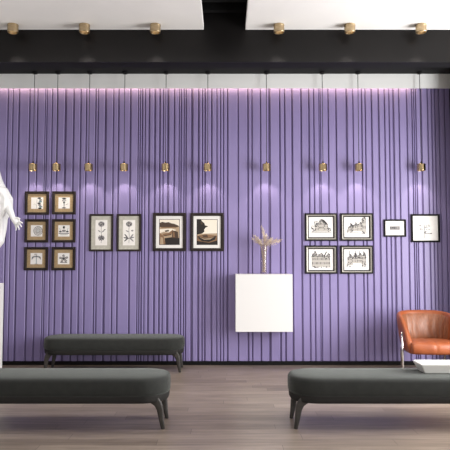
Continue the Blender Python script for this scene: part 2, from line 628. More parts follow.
proto = make_bench()
proto.location = (-1.458, 8.03, 0)
proto['label'] = 'grey upholstered bench against the purple wall, the farthest of the benches'
dup(proto, (-0.49 - BL / 2, 5.43, 0), 'dark grey upholstered bench in the left foreground, cut by the left edge of the photo')
dup(proto, (0.565 + BL / 2, 5.43, 0), 'dark grey upholstered bench on the right, carrying the white tray')

# ------------------------------------------------------------------ white tray on the right bench
BT = 0.4555
t = empty('serving_tray', (2.115, 5.43, BT), 'white tray with flared sides lying on the right bench', 'tray')
bm = bmesh.new()
hx, hy = 0.40, 0.125
def rect(a, b, z, r=0.012):
    return [(x_, y_, z) for x_, y_ in rrect(a, b, r, 3)]
loft(bm, [rect(hx - 0.04, hy - 0.035, 0.0), rect(hx - 0.036, hy - 0.031, 0.003), rect(hx, hy, 0.075), rect(hx - 0.002, hy - 0.002, 0.080), rect(hx - 0.012, hy - 0.012, 0.080),
          rect(hx - 0.016, hy - 0.014, 0.074), rect(hx - 0.045, hy - 0.040, 0.014), rect(hx - 0.055, hy - 0.05, 0.011)])
obj('tray_body', bm, TRAYWHITE, t)
bm = bmesh.new()
tube(bm, [(x_, y_, 0.0795) for x_, y_ in rrect(hx - 0.006, hy - 0.006, 0.012, 3)] + [(hx - 0.006, hy - 0.018, 0.0795)], 0.0045, 6)
obj('rim', bm, TRAYWHITE, t, smooth=True)

# ------------------------------------------------------------------ orange leather armchair
ch = empty('armchair', (2.555, 7.62, 0), 'orange brown leather tub armchair on steel legs beside the right end of the wall', 'armchair', rz=math.radians(-3))
ch.scale = (0.9, 1.0, 1.0)
def U(tt):
    """plan of the shell: tt in -1..1 from left arm front round the back to the right arm front"""
    if abs(tt) > 0.62:
        k = (abs(tt) - 0.62) / 0.38
        return Vector((math.copysign(0.335 - 0.006 * k, tt), 0.02 - 0.30 * k)), Vector((math.copysign(1, tt), 0))
    a = PI / 2 - tt / 0.62 * PI / 2
    n_ = Vector((math.cos(a), math.sin(a)))
    e = 0.72
    return Vector((0.335 * math.copysign(abs(n_.x) ** e, n_.x), 0.02 + 0.27 * abs(n_.y) ** e)), Vector((n_.x * 0.9, n_.y)).normalized()


def topz(tt):
    a = abs(tt)
    if a < 0.62:
        return 0.795 - 0.055 * (a / 0.62) ** 2.5
    k = (a - 0.62) / 0.38
    return 0.74 - 0.30 * k ** 1.35


bm = bmesh.new()
rings = []
N = 56
for i in range(N + 1):
    tt = -1 + 2 * i / N
    p, n_ = U(tt)
    zt, zb = topz(tt), 0.315
    back = max(0.0, 1 - abs(tt) / 0.75)
    ring = []
    th = 0.058
    for s, z in ((0.0, zb), (0.012, zb + 0.06), (0.02, (zb + zt) / 2), (0.015, zt - 0.03), (-0.004, zt - 0.006), (-0.030, zt), (-0.054, zt - 0.012), (-0.060, zt - 0.045), (-0.055, (zb + zt) / 2), (-0.055, zb + 0.05), (-0.05, zb)):
        h = (z - zb) / 0.48
        off = s + 0.055 * h + 0.06 * back * h * h
        ring.append((p.x + n_.x * off, p.y + n_.y * off, z))
    rings.append(ring)
loft(bm, rings)
obj('shell', bm, LEATHER, ch, smooth=True, subsurf=1)
# padded inner back with soft vertical wrinkles
bm = bmesh.new()
rings = []
for i in range(41):
    tt = -0.56 + 1.12 * i / 40
    p, n_ = U(tt)
    zt = topz(tt) - 0.03
    ring = []
    for k in range(13):
        q = k / 12
        z = 0.40 + (zt - 0.40) * q
        h = (z - 0.315) / 0.48
        back = max(0.0, 1 - abs(tt) / 0.75)
        bulge = 0.030 * math.sin(PI * min(1, q * 1.02)) ** 0.6 * (1 - (abs(tt) / 0.6) ** 6)
        wr = 0.007 * math.sin(i * 1.15 + 1.6 * math.sin(q * 3.2)) * math.sin(PI * q)
        off = -0.052 + 0.055 * h + 0.06 * back * h * h - bulge + wr
        ring.append((p.x + n_.x * off, p.y + n_.y * off, z))
    for k in (12, 0):
        x_, y_, z_ = ring[k]
        ring.append((x_ + n_.x * 0.02, y_ + n_.y * 0.02, z_))
    rings.append(ring)
loft(bm, rings)
obj('back_cushion', bm, LEATHER_BACK, ch, smooth=True, subsurf=1)
# seat cushion in two halves with a centre seam
bm = bmesh.new()
rings = []
NX = 24
for i in range(NX + 1):
    x_ = -0.325 + 0.65 * i / NX
    q = abs(x_) / 0.325
    dip = 0.010 * math.exp(-(x_ / 0.012) ** 2)
    edge = (1 - q ** 8)
    f = -0.355 - 0.03 * (1 - q * q)
    zc = 0.445 + 0.02 * edge - dip
    rings.append([(x_, 0.24, 0.34), (x_, 0.24, 0.43), (x_, 0.1, zc - 0.005), (x_, -0.12, zc), (x_, f + 0.10, zc + 0.006), (x_, f + 0.03, zc - 0.012 * (1 + (1 - edge))),
                  (x_, f + 0.004 + dip, zc - 0.05), (x_, f + 0.004 + dip, 0.36), (x_, f + 0.02, 0.315 + 0.01 * (1 - edge)), (x_, f + 0.07, 0.305), (x_, 0.1, 0.305)])
loft(bm, rings)
obj('seat', bm, LEATHER, ch, smooth=True, subsurf=1)
for sx in (-1, 1):
    for pts in (((0.418, -0.22, 0.575), (0.424, -0.255, 0.40), (0.425, -0.30, 0.005)), ((0.335, 0.12, 0.36), (0.315, 0.22, 0.3), (0.292, 0.28, 0.005))):
        bm = bmesh.new()
        tube(bm, [(sx * a, b, c) for a, b, c in pts], [0.014, 0.014, 0.013], 10)
        lg = obj('leg', bm, CHROME, ch, smooth=True)
    bm = bmesh.new()
    tube(bm, [(sx * 0.300, -0.22, 0.312), (sx * 0.300, 0.0, 0.305), (sx * 0.315, 0.20, 0.305)], 0.009, 8)
    obj('side_rail', bm, CHROME, ch, smooth=True)
    bm = bmesh.new()
    tube(bm, [(sx * 0.424, -0.245, 0.44), (sx * 0.385, -0.19, 0.445), (sx * 0.33, -0.15, 0.445)], 0.008, 8)
    obj('bracket', bm, CHROME, ch, smooth=True)

# ------------------------------------------------------------------ floating white cabinet and vase
CF = 8.06
a, b = at(235.6, 274.3, CF), at(292.8, 331.9, CF)
t = empty('wall_cabinet', ((a.x + b.x) / 2, CF, b.z), 'square white cabinet hung on the purple wall under the vase', 'cabinet')
w, h = (b.x - a.x) / 2, a.z - b.z
bm = bmesh.new()
box(bm, -w, w, 0.019, WY - CF, 0, h)
obj('body', bm, GABLE, t, bevel=0.003)
bm = bmesh.new()
box(bm, -w, w, 0.0, 0.0175, 0.0, h)
obj('door', bm, GABLE, t, bevel=0.002)
CT = a.z

vx = at(264, 273, 8.2).x
t = empty('vase', (vx, 8.2, CT), 'slender clear glass vase standing on the white wall cabinet', 'vase')
bm = bmesh.new()
VH = 0.40
lathe(bm, [(0.036, 0.0), (0.042, 0.004), (0.043, 0.03), (0.040, 0.2), (0.043, VH - 0.01), (0.045, VH), (0.042, VH), (0.039, VH - 0.012), (0.037, 0.2), (0.039, 0.03), (0.034, 0.018)], n=24)
obj('vase_body', bm, VASEGLASS, t, smooth=True)
rs = random.Random(3)
tips = []
for k in range(16):
    tips.append((rs.uniform(-0.03, 0.03), rs.uniform(-0.04, 0.04), rs.uniform(0.38, 0.42)))
spr = empty('dried_flowers', (vx, 8.2, CT + 0.02), 'bunch of pale dried grasses fanning out of the slender glass vase', 'dried flowers')
targets = [(-0.03, 0.63), (-0.01, 0.59), (0.01, 0.53), (0.045, 0.52), (0.06, 0.48), (-0.12, 0.50), (-0.14, 0.50), (-0.11, 0.44), (-0.16, 0.46), (0.11, 0.46), (0.17, 0.45), (0.22, 0.43), (0.24, 0.45), (-0.07, 0.46), (0.02, 0.47), (0.10, 0.46)]
bs = bmesh.new()
for k, (tx, tz) in enumerate(targets):
    ty = rs.uniform(-0.06, 0.06)
    bx_, by_ = rs.uniform(-0.02, 0.02), rs.uniform(-0.02, 0.02)
    nx, ny = rs.uniform(-0.026, 0.026), rs.uniform(-0.02, 0.02)
    P = [Vector((bx_, by_, 0.005)), Vector((nx * 0.8, ny, 0.2)), Vector((nx + tx * 0.12, ny, 0.34)), Vector((nx * 0.5 + tx * 0.6, ty * 0.6, 0.34 + (tz - 0.34) * 0.7)), Vector((tx, ty, tz))]
    tube(bs, P, [0.003, 0.003, 0.0026, 0.002, 0.001], 5)
    d = (P[4] - P[3]).normalized()
    bm = bmesh.new()
    L = rs.uniform(0.10, 0.15)
    for q in range(34):                                     # feathery plume of small seed heads
        s = q / 33
        base = P[4] - d * L * (1 - s)
        c = base + Vector((rs.gauss(0, 1), rs.gauss(0, 1), rs.gauss(0, 1))) * (0.004 + 0.012 * math.sin(PI * min(1, s + 0.12)))
        e = c + d * 0.016 + Vector((rs.gauss(0, 0.008), rs.gauss(0, 0.008), rs.gauss(0, 0.008)))
        tube(bm, [base, c, (c + e) / 2, e], [0.0008, 0.001, 0.003, 0.0008], 4)
    tube(bm, [P[4] - d * L, P[4]], 0.0016, 4)
    obj('plume', bm, DRY[k % 2], spr)
obj('stems', bs, DRY[2], spr)

# ------------------------------------------------------------------ statue on its white pedestal
PCX, PCY = -3.07, 7.20
PH = at(0, 284, 7.2).z
xr = at(3.6, 300, 7.5).x
hw = xr - PCX
t = empty('pedestal', (PCX, PCY, 0), 'tall white pedestal under the statue, at the left edge', 'pedestal')
bm = bmesh.new()
box(bm, -hw, hw, -0.30, 0.30, 0.03, PH)
obj('shaft', bm, GABLE, t, bevel=0.004)
bm = bmesh.new()
box(bm, -hw + 0.012, hw - 0.012, -0.288, 0.288, 0.0, 0.031)
obj('plinth', bm, GABLE, t)

st = empty('statue', (PCX + 0.06, PCY, PH), 'white marble statue of a draped standing figure holding out a hand, at the left edge', 'statue')
bm = bmesh.new()
# torso and robe column (z, half width, half depth, x shift)
prof = [(0.03, 0.215, 0.21, 0.0), (0.10, 0.215, 0.21, 0.0), (0.35, 0.22, 0.19, 0.0), (0.62, 0.225, 0.175, 0.01), (0.85, 0.205, 0.16, 0.0),
        (1.02, 0.165, 0.13, 0.0), (1.15, 0.175, 0.135, 0.0), (1.28, 0.20, 0.14, 0.0), (1.38, 0.20, 0.12, 0.0), (1.44, 0.13, 0.09, 0.0), (1.49, 0.065, 0.062, 0.0), (1.60, 0.058, 0.06, 0.0)]
rings = []
for z, rx, ry, dx in prof:
    ring = []
    amp = 0.10 if z < 1.0 else (0.05 if z < 1.4 else 0)
    for k in range(48):
        a_ = 2 * PI * k / 48
        f = 1 + amp * math.sin(a_ * 11 + 2.2 * z + 1.5 * math.sin(a_ * 2 + z * 3)) * (0.6 + 0.4 * math.sin(3 * a_))
        ring.append((dx + rx * f * math.cos(a_), ry * f * math.sin(a_), z))
    rings.append(ring)
loft(bm, rings)
blob(bm, (0, -0.01, 1.70), (0.082, 0.10, 0.122))                # head
blob(bm, (0, -0.055, 1.645), (0.05, 0.05, 0.055))               # jaw
tube(bm, [(0, -0.095, 1.735), (0, -0.122, 1.695), (0, -0.10, 1.682)], [0.012, 0.017, 0.014], 8)   # nose
for sx in (-1, 1):
    blob(bm, (sx * 0.033, -0.088, 1.722), (0.018, 0.014, 0.011))
    blob(bm, (sx * 0.083, 0.0, 1.695), (0.013, 0.022, 0.034))
tube(bm, [(-0.025, -0.098, 1.652), (0, -0.106, 1.651), (0.025, -0.098, 1.652)], [0.007, 0.011, 0.007], 8)   # mouth
# left arm of the figure (towards the frames): draped sleeve, forearm, open hand
SHX = 0.185
tube(bm, [(0.10, 0, 1.37), (0.19, -0.005, 1.37), (0.245, -0.02, 1.22), (0.33, -0.04, 1.05), (0.395, -0.07, 0.95)], [0.10, 0.098, 0.088, 0.092, 0.080], 14)
tube(bm, [(0.37, -0.05, 1.0), (0.435, -0.09, 0.91), (0.495, -0.15, 0.82), (0.525, -0.18, 0.775)], [0.062, 0.048, 0.036, 0.030], 12)
# mantle falling from the forearm
rings = []
for z, x0, hw_, hd in ((1.14, 0.28, 0.10, 0.11), (1.02, 0.33, 0.115, 0.12), (0.90, 0.33, 0.115, 0.13), (0.78, 0.27, 0.11, 0.13), (0.64, 0.25, 0.12, 0.13), (0.50, 0.24, 0.115, 0.12), (0.42, 0.20, 0.10, 0.10), (0.36, 0.16, 0.07, 0.07), (0.325, 0.13, 0.03, 0.03)):
    ring = []
    for k in range(40):
        a_ = 2 * PI * k / 40
        f = 1 + 0.16 * math.sin(a_ * 6 + z * 7) + 0.05 * math.sin(a_ * 13 - z * 5)
        ring.append((x0 + hw_ * f * math.cos(a_), -0.03 + hd * f * math.sin(a_), z))
    rings.append(ring)
loft(bm, rings)
# folds wrapped round the sleeve
for k in range(4, 9):
    z0 = 1.32 - 0.052 * k
    x0 = 0.30 + 0.012 * k if k < 6 else 0.372 - 0.02 * (k - 6)
    rw = 0.088 + 0.006 * math.sin(k * 2.1)
    pts = [(x0 - 0.06 + rw * math.cos(a_), -0.03 + (rw + 0.02) * math.sin(a_), z0 + 0.05 * math.cos(a_ + 0.6) * (1 if k % 2 else 0.4)) for a_ in [2 * PI * q / 14 for q in range(15)]]
    tube(bm, pts, 0.017 + 0.006 * (k % 3), 7)
# palm and fingers
W = Vector((0.525, -0.18, 0.775))
dirv = Vector((0.55, -0.15, -0.62)).normalized()
side = Vector((0.62, -0.35, 0.6)).normalized()
side = (side - dirv * side.dot(dirv)).normalized()
nrm = dirv.cross(side)
palm = W + dirv * 0.05
tube(bm, [W - dirv * 0.02, W + dirv * 0.02, palm + dirv * 0.035], [0.028, 0.034, 0.036], 12)
for k, (ln, sp) in enumerate(((0.078, -0.62), (0.094, -0.22), (0.09, 0.18), (0.07, 0.60))):
    b0 = palm + dirv * 0.025 + side * (-0.033 + 0.022 * k) * -1
    d1 = (dirv - side * sp * 0.8).normalized()
    k1 = b0 + d1 * ln * 0.5
    k2 = k1 + (d1 + nrm * 0.25 * (1 if k < 3 else 1.4)).normalized() * ln * 0.32
    k3 = k2 + (d1 + nrm * 0.6).normalized() * ln * 0.25
    tube(bm, [b0 - d1 * 0.02, b0, k1, k2, k3], [0.013, 0.012, 0.0110, 0.010, 0.008], 8)
tb = W + dirv * 0.02 + side * 0.022
tube(bm, [tb, tb + (dirv * 0.6 + side * 0.7).normalized() * 0.035, tb + (dirv * 0.8 + side * 0.7).normalized() * 0.075], [0.016, 0.0145, 0.010], 8)
# right arm bent across the chest
tube(bm, [(-0.12, 0, 1.37), (-0.21, -0.005, 1.35), (-0.25, -0.02, 1.18), (-0.26, -0.06, 1.05)], [0.09, 0.085, 0.07, 0.055], 12)
tube(bm, [(-0.26, -0.05, 1.06), (-0.18, -0.15, 1.12), (-0.10, -0.185, 1.20)], [0.055, 0.042, 0.03], 12)
blob(bm, (-0.075, -0.185, 1.225), (0.04, 0.022, 0.045))
for k in range(4):
    tube(bm, [(-0.07 + 0.0, -0.19, 1.205 + 0.022 * k), (-0.03, -0.20, 1.21 + 0.022 * k), (0.0, -0.185, 1.212 + 0.022 * k)], [0.012, 0.012, 0.009], 8)
# diagonal shawl over the shoulder
for k in range(5):
    o_ = k * 0.035
    tube(bm, [(0.19, 0.03, 1.45 - o_), (0.15, -0.10, 1.40 - o_), (0.02, -0.145, 1.26 - o_), (-0.12, -0.13, 1.10 - o_), (-0.17, -0.02, 1.0 - o_)], [0.03, 0.024, 0.022, 0.022, 0.02], 8)
body = obj('figure', bm, MARBLE, st, smooth=True)
md = body.modifiers.new('remesh', 'REMESH')
md.mode = 'VOXEL'
md.voxel_size = 0.0085
md.use_smooth_shade = True
md = body.modifiers.new('smooth', 'SMOOTH')
md.factor = 0.5
md.iterations = 3
bm = bmesh.new()
blob(bm, (0, 0.025, 1.735), (0.096, 0.105, 0.105))
blob(bm, (0, 0.125, 1.70), (0.05, 0.05, 0.045))
hr = obj('hair', bm, MARBLE, st, smooth=True)
bm = bmesh.new()
lathe(bm, [(0.215, 0.0), (0.225, 0.006), (0.225, 0.03), (0.215, 0.036)], n=40)
obj('statue_base', bm, MARBLE, st)

# ------------------------------------------------------------------ framed pictures
class Art:
    """flat marks laid on a picture's paper, local x right, z up, facing -y"""
    def __init__(self, y):
        self.bm, self.y, self.k = bmesh.new(), y, 0

    def poly(self, pts, mi=0):
        self.k += 1
        y = self.y - 0.00001 * self.k
        f = self.bm.faces.new([self.bm.verts.new((p[0], y, p[1])) for p in pts])
        f.material_index = mi

    def line(self, a, b, w, mi=0):
        a, b = Vector(a), Vector(b)
        d = (b - a)
        if d.length < 1e-6:
            return
        n_ = Vector((-d.y, d.x)).normalized() * w * 0.5
        self.poly([a - n_, b - n_, b + n_, a + n_], mi)

    def path(self, pts, w, mi=0):
        for a, b in zip(pts, pts[1:]):
            self.line(a, b, w, mi)

    def disc(self, c, rx, ry, mi=0, n=14, rot=0.0):
        cr, sr = math.cos(rot), math.sin(rot)
        P = []
        for i in range(n):
            a = 2 * PI * i / n
            p, q = rx * math.cos(a), ry * math.sin(a)
            P.append((c[0] + p * cr - q * sr, c[1] + p * sr + q * cr))
        self.poly(P, mi)

    def ring(self, c, r, w, mi=0, n=18):
        P = [(c[0] + r * math.cos(2 * PI * i / n), c[1] + r * math.sin(2 * PI * i / n)) for i in range(n + 1)]
        self.path(P, w, mi)

    def done(self, name, mats, parent):
        me = bpy.data.meshes.new(name)
        self.bm.to_mesh(me)
        self.bm.free()
        for m in mats:
            me.materials.append(m)
        o = bpy.data.objects.new(name, me)
        COL.objects.link(o)
        o.parent = parent
        return o


def frame_ring(name, w, h, fw, y0, y1, m, parent, bevel=0.002):
    """mitred rectangular moulding between outer size w,h and inner size w-fw"""
    bm = bmesh.new()
    def r(a, b, y):
        return [(-a, y, -b), (a, y, -b), (a, y, b), (-a, y, b)]
    loft(bm, [r(w, h, y1), r(w, h, y0), r(w - fw * 0.55, h - fw * 0.55, y0 - 0.002), r(w - fw, h - fw, y0 + 0.005), r(w - fw, h - fw, y1), r(w, h, y1)], cap=False)
    return obj(name, bm, m, parent)


FD = 0.026     # frame depth
def picture(px0, px1, py0, py1, label, group, fm, fw, layers, art=None, name='picture_frame', glass=False, rim=None, ascale=1.0):
    """layers: list of (inset in px from the outer edge, material, part name)"""
    Y = WY - FD
    a, b = at(px0, py0, Y), at(px1, py1, Y)
    s = Y / FPX
    w, h = (b.x - a.x) / 2, (a.z - b.z) / 2
    t = empty(name, ((a.x + b.x) / 2, WY, (a.z + b.z) / 2), label, 'picture', group)
    frame_ring('frame', w, h, fw * s, -FD, -0.001, fm, t)
    if rim:
        e = frame_ring('outer_edge', w + 0.002, h + 0.002, 0.030, -FD - 0.002, -0.0005, rim, t)
        frame_ring('slip', w - fw * s + 0.001, h - fw * s + 0.001, 0.013, -FD + 0.004, -0.006, rim, t)
    y = -0.008
    for q, (ins, m, pn) in enumerate(layers):
        bm = bmesh.new()
        i_ = ins * s
        box(bm, -w + i_, w - i_, y, y + 0.004 if q else -0.001, -h + i_, h - i_)
        obj(pn, bm, m, t)
        last = (w - i_, h - i_)
        y -= 0.0012
    if art:
        A = Art(y + 0.0005)
        mats = art(A, *[q * ascale for q in last])
        A.done('artwork', mats, t)
    if glass:
        bm = bmesh.new()
        box(bm, -w + fw * s, w - fw * s, -0.0195, -0.0175, -h + fw * s, h - fw * s)
        obj('glass', bm, GLASS, t)
    return t


IK = [INK, INK_GREY, INK_PALE, INK_TEAL]

def art_goblet(A, w, h):
    A.line((0.0, -0.7 * h), (0.0, 0.35 * h), 0.008)
    A.disc((0, 0.62 * h), 0.32 * w, 0.16 * h, 1)
    A.disc((0, 0.66 * h), 0.2 * w, 0.08 * h, 0)
    A.disc((-0.2 * w, 0.32 * h), 0.13 * w, 0.06 * h, 0)
    A.disc((0.2 * w, 0.34 * h), 0.13 * w, 0.06 * h, 1)
    A.disc((0, 0.06 * h), 0.16 * w, 0.09 * h, 0)
    A.disc((0, -0.72 * h), 0.3 * w, 0.07 * h, 0)
    A.line((0.02, -0.3 * h), (0.06, -0.1 * h), 0.005, 1)
    return IK

def art_column(A, w, h):
    for k in range(7):
        A.disc((0.38 * w + 0.12 * w * math.sin(k * 1.7), -0.75 * h + k * 0.24 * h), 0.24 * w, 0.12 * h, (0, 3, 1)[k % 3])
    A.line((-0.1 * w, -0.8 * h), (-0.02 * w, 0.7 * h), 0.004, 1)
    A.line((0.05 * w, 0.75 * h), (0.6 * w, 0.85 * h), 0.006, 1)
    A.path([(-0.5 * w, -0.3 * h), (-0.3 * w, -0.1 * h), (-0.1 * w, -0.35 * h)], 0.004, 2)
    return IK

def art_shell(A, w, h):
    for r, m in ((0.62, 0), (0.45, 1), (0.28, 0), (0.12, 3)):
        A.ring((0.02, 0), r * w, 0.006, m)
    for k in range(10):
        a_ = k * 2 * PI / 10
        A.line((0.02 + 0.2 * w * math.cos(a_), 0.2 * w * math.sin(a_)), (0.02 + 0.6 * w * math.cos(a_ + .4), 0.6 * w * math.sin(a_ + .4)), 0.004, 1)
    A.line((-0.5 * w, -0.75 * h), (0.6 * w, -0.72 * h), 0.004, 2)
    return IK

def art_fountain(A, w, h):
    A.disc((0, 0.5 * h), 0.16 * w, 0.2 * h, 0)
    A.disc((0, 0.0), 0.3 * w, 0.16 * h, 1)
    A.disc((-0.5 * w, -0.1 * h), 0.2 * w, 0.1 * h, 0)
    A.disc((0.5 * w, -0.1 * h), 0.2 * w, 0.1 * h, 0)
    A.line((-0.75 * w, -0.35 * h), (0.75 * w, -0.35 * h), 0.010, 0)
    A.line((-0.55 * w, -0.55 * h), (0.55 * w, -0.55 * h), 0.006, 1)
    A.line((-0.6 * w, 0.4 * h), (-0.5 * w, 0.0), 0.005, 3)
    A.line((0.6 * w, 0.4 * h), (0.5 * w, 0.0), 0.005, 3)
    return IK

def art_tree(A, w, h):
    A.line((0, -0.8 * h), (0, 0.5 * h), 0.009, 3)
    A.path([(-0.65 * w, -0.1 * h), (-0.4 * w, 0.22 * h), (0, 0.3 * h), (0.4 * w, 0.22 * h), (0.65 * w, -0.1 * h)], 0.011, 1)
    for k in range(9):
        a_ = PI * k / 8
        A.disc((0.55 * w * math.cos(a_), 0.12 * h + 0.25 * h * math.sin(a_)), 0.09 * w, 0.07 * h, (1, 0, 3)[k % 3])
    A.disc((-0.1 * w, 0.62 * h), 0.22 * w, 0.12 * h, 2)
    A.line((-0.25 * w, -0.78 * h), (0.25 * w, -0.78 * h), 0.005, 1)
    return IK

def art_flower(A, w, h):
    for k in range(5):
        a_ = PI / 2 + 2 * PI * k / 5
        A.disc((0.36 * w * math.cos(a_), 0.32 * h * math.sin(a_)), 0.3 * w, 0.15 * h, 1, rot=a_)
        A.disc((0.34 * w * math.cos(a_), 0.30 * h * math.sin(a_)), 0.18 * w, 0.07 * h, 2, rot=a_)
        A.line((0, 0), (0.62 * w * math.cos(a_ + .3), 0.55 * h * math.sin(a_ + .3)), 0.006, 0)
    A.disc((0, 0), 0.13 * w, 0.13 * h, 0)
    A.line((-0.5 * w, -0.55 * h), (0.5 * w, -0.55 * h), 0.008, 0)
    return IK

SQ = 'square brown frames with tan mats'
sq = [(25.0, 48.6, 191.3, 214.7, art_column, 'square brown frame, top row left, print with a dark twisting column'),
      (52.3, 75.3, 191.3, 214.4, art_goblet, 'square brown frame, top row right, print with a tall dark goblet shape'),
      (24.7, 47.8, 219.1, 242.5, art_shell, 'square brown frame, middle row left, print with a round ringed shape'),
      (52.0, 75.1, 219.1, 242.5, art_fountain, 'square brown frame, middle row right, print with a fountain shape'),
      (24.3, 47.6, 247.0, 270.3, art_tree, 'square brown frame, bottom row left, print with a branching tree shape'),
      (51.7, 75.0, 247.0, 270.3, art_flower, 'square brown frame, bottom row right, print with a star shaped flower')]
for x0, x1, y0, y1, ar, lb in sq:
    picture(x0, x1, y0, y1, lb, SQ, FRAME_BROWN, 2.5, [(2.0, MAT_TAN, 'mat_board'), (6.0, PAPER, 'print')], ar, ascale=1.22)

BOT = [mat('soft_black_ink', (0.10, 0.095, 0.10), 0.8), mat('soft_grey_ink', (0.26, 0.25, 0.26), 0.8), INK_PALE, INK_TEAL]

def art_botanical(kind):
    def f(A, w, h):
        w = w * 1.3
        rr = random.Random(kind)
        A.path([(0.0, -0.82 * h), (0.04 * w, -0.3 * h), (-0.02 * w, 0.2 * h), (0.03 * w, 0.6 * h)], 0.006, 1)
        c = (0.0, 0.68 * h)
        for k in range(14):
            a_ = 2 * PI * k / 14
            A.disc((c[0] + 0.22 * w * math.cos(a_), c[1] + 0.10 * h * math.sin(a_)), 0.20 * w, 0.055 * h, (1, 0, 1)[k % 3], rot=a_)
        A.disc(c, 0.2 * w, 0.09 * h, 0)
        for k in range(8):
            A.disc((c[0] + rr.uniform(-.2, .2) * w, c[1] + rr.uniform(-.08, .08) * h), 0.06 * w, 0.018 * h, 2, rot=rr.uniform(0, 3))
        if kind == 1:
            for k in range(9):
                a_ = 2 * PI * k / 9
                A.disc((0.22 * w * math.cos(a_), -0.42 * h + 0.1 * h * math.sin(a_)), 0.24 * w, 0.06 * h, (0, 1)[k % 2], rot=a_)
            for s in (-1, 1):
                A.disc((0.25 * s * w, 0.12 * h), 0.2 * w, 0.045 * h, 1, rot=s * 0.7)
            A.line((0, 0.02 * h), (0.45 * w, 0.22 * h), 0.005, 1)
            A.disc((0.45 * w, 0.24 * h), 0.12 * w, 0.03 * h, 0)
        else:
            for s, ang, z in ((1, 0.9, -0.28), (-1, 0.9, -0.28), (1, -0.7, -0.55), (-1, -0.7, -0.55), (1, 0.2, -0.4), (-1, 0.2, -0.42)):
                A.disc((0.34 * s * w, z * h), 0.36 * w, 0.05 * h, (0, 1)[int(s > 0)], rot=s * ang)
            A.disc((-0.22 * w, 0.12 * h), 0.2 * w, 0.04 * h, 1, rot=-0.5)
            A.disc((0.42 * w, 0.16 * h), 0.16 * w, 0.06 * h, 1)
        for q in (-1, 1):
            pass
        return BOT
    return f

for x0, x1, k, lb in ((89.4, 112.8, 1, 'tall dark framed botanical print, the left one, round flower head over dense leaf cluster'),
                      (117.0, 140.7, 2, 'tall dark framed botanical print, the right one, flower over long spreading leaves')):
    picture(x0, x1, 214.0, 251.3, lb, 'botanical prints in tall frames', FRAME_BROWN, 1.9,
            [(1.4, MAT_GREY, 'mat_board'), (4.6, INK_PALE, 'mat_line'), (4.9, MAT_GREY, 'inner_mat'), (6.0, PAPER, 'print')], art_botanical(k))

def photo_harbour(A, w, h):
    P = lambda *p: [(a * w, b * h) for a, b in p]
    A.poly(P((-1, -1), (1, -1), (1, 1), (-1, 1)), 4)
    A.poly(P((-1, 0.42), (-0.4, 0.45), (0.4, 0.40), (1, 0.42), (1, -1), (-1, -1)), 3)
    A.poly(P((-1, 0.40), (-1, 0.74), (-0.75, 0.82), (-0.4, 0.76), (-0.1, 0.80), (0.2, 0.70), (0.5, 0.66), (0.9, 0.52), (1, 0.42), (0.2, 0.36)), 1)
    A.poly(P((-0.9, 0.40), (0.9, 0.40), (0.6, 0.34), (-0.8, 0.32)), 2)
    A.poly(P((-1, 0.22), (0.2, 0.28), (0.7, 0.16), (0.2, -0.05), (-0.6, 0.02), (-1, -0.1)), 4)
    A.poly(P((-0.75, -0.15), (-0.1, -0.08), (0.3, 0.18), (0.42, 0.12), (0.15, -0.25), (-0.5, -0.35)), 2)
    A.poly(P((-1, -0.1), (-0.6, -0.3), (-0.4, -1), (-1, -1)), 2)
    A.poly(P((-0.9, -0.4), (-0.66, -0.46), (-0.6, -1), (-0.95, -1)), 3)
    A.poly(P((-0.4, -1), (-0.5, -0.5), (0.2, -0.42), (0.9, -0.5), (1, -0.45), (1, -1)), 0)
    A.poly(P((0.25, -0.5), (0.28, 0.05), (0.5, 0.12), (0.86, 0.02), (0.92, -0.5)), 1)
    A.poly(P((0.34, -0.4), (0.36, -0.02), (0.5, 0.04), (0.56, -0.42)), 2)
    A.poly(P((-0.5, 0.12), (-0.1, 0.18), (0.0, 0.06), (-0.4, 0.0)), 1)
    A.line((-0.6 * w, -0.3 * h), (0.2 * w, -0.2 * h), 0.008, 0)
    return SEPIA

def photo_boat(A, w, h):
    P = lambda *p: [(a * w, b * h) for a, b in p]
    A.poly(P((-1, -1), (1, -1), (1, 1), (-1, 1)), 4)
    A.poly(P((-1, -0.15), (1, -0.1), (1, -1), (-1, -1)), 3)
    A.poly(P((-1, -0.30), (-0.2, -0.18), (1, -0.3), (1, -1), (-1, -1)), 2)
    A.poly(P((-1, 1), (-0.62, 1), (-0.5, 0.86), (-0.3, 0.72), (-0.2, 0.52), (0.1, 0.45), (-0.15, 0.36), (-0.3, 0.2), (-0.28, 0.02), (-0.5, -0.12), (-1, -0.2)), 0)
    A.poly(P((-0.7, 0.9), (-0.5, 0.8), (-0.4, 0.62), (-0.62, 0.6)), 1)
    A.poly(P((-0.3, 0.56), (0.12, 0.46), (-0.2, 0.46)), 1)
    A.poly(P((-0.95, -0.32), (-0.3, -0.5), (0.4, -0.46), (0.92, -0.28), (0.8, -0.6), (0.2, -0.8), (-0.5, -0.74), (-0.85, -0.55)), 0)
    A.poly(P((-0.8, -0.40), (-0.3, -0.54), (0.35, -0.5), (0.75, -0.38), (0.3, -0.60), (-0.3, -0.62)), 3)
    A.poly(P((-0.5, -0.28), (0.0, -0.22), (0.1, -0.42), (-0.35, -0.44)), 1)
    A.poly(P((-1, -0.72), (0.2, -0.86), (1, -0.68), (1, -1), (-1, -1)), 0)
    return SEPIA

for x0, x1, f, lb in ((153.0, 185.8, photo_harbour, 'dark framed sepia photograph of a waterside with hills, the left one of the pair'),
                      (190.5, 223.8, photo_boat, 'dark framed sepia photograph of a boat under a tree, the right one of the pair')):
    picture(x0, x1, 212.9, 251.1, lb, 'sepia photographs in dark frames', FRAME_BROWN, 3.0,
            [(2.2, MAT_WHITE, 'mat_board'), (6.2, SEPIA[0], 'print_border'), (6.7, SEPIA[3], 'photograph')], f)

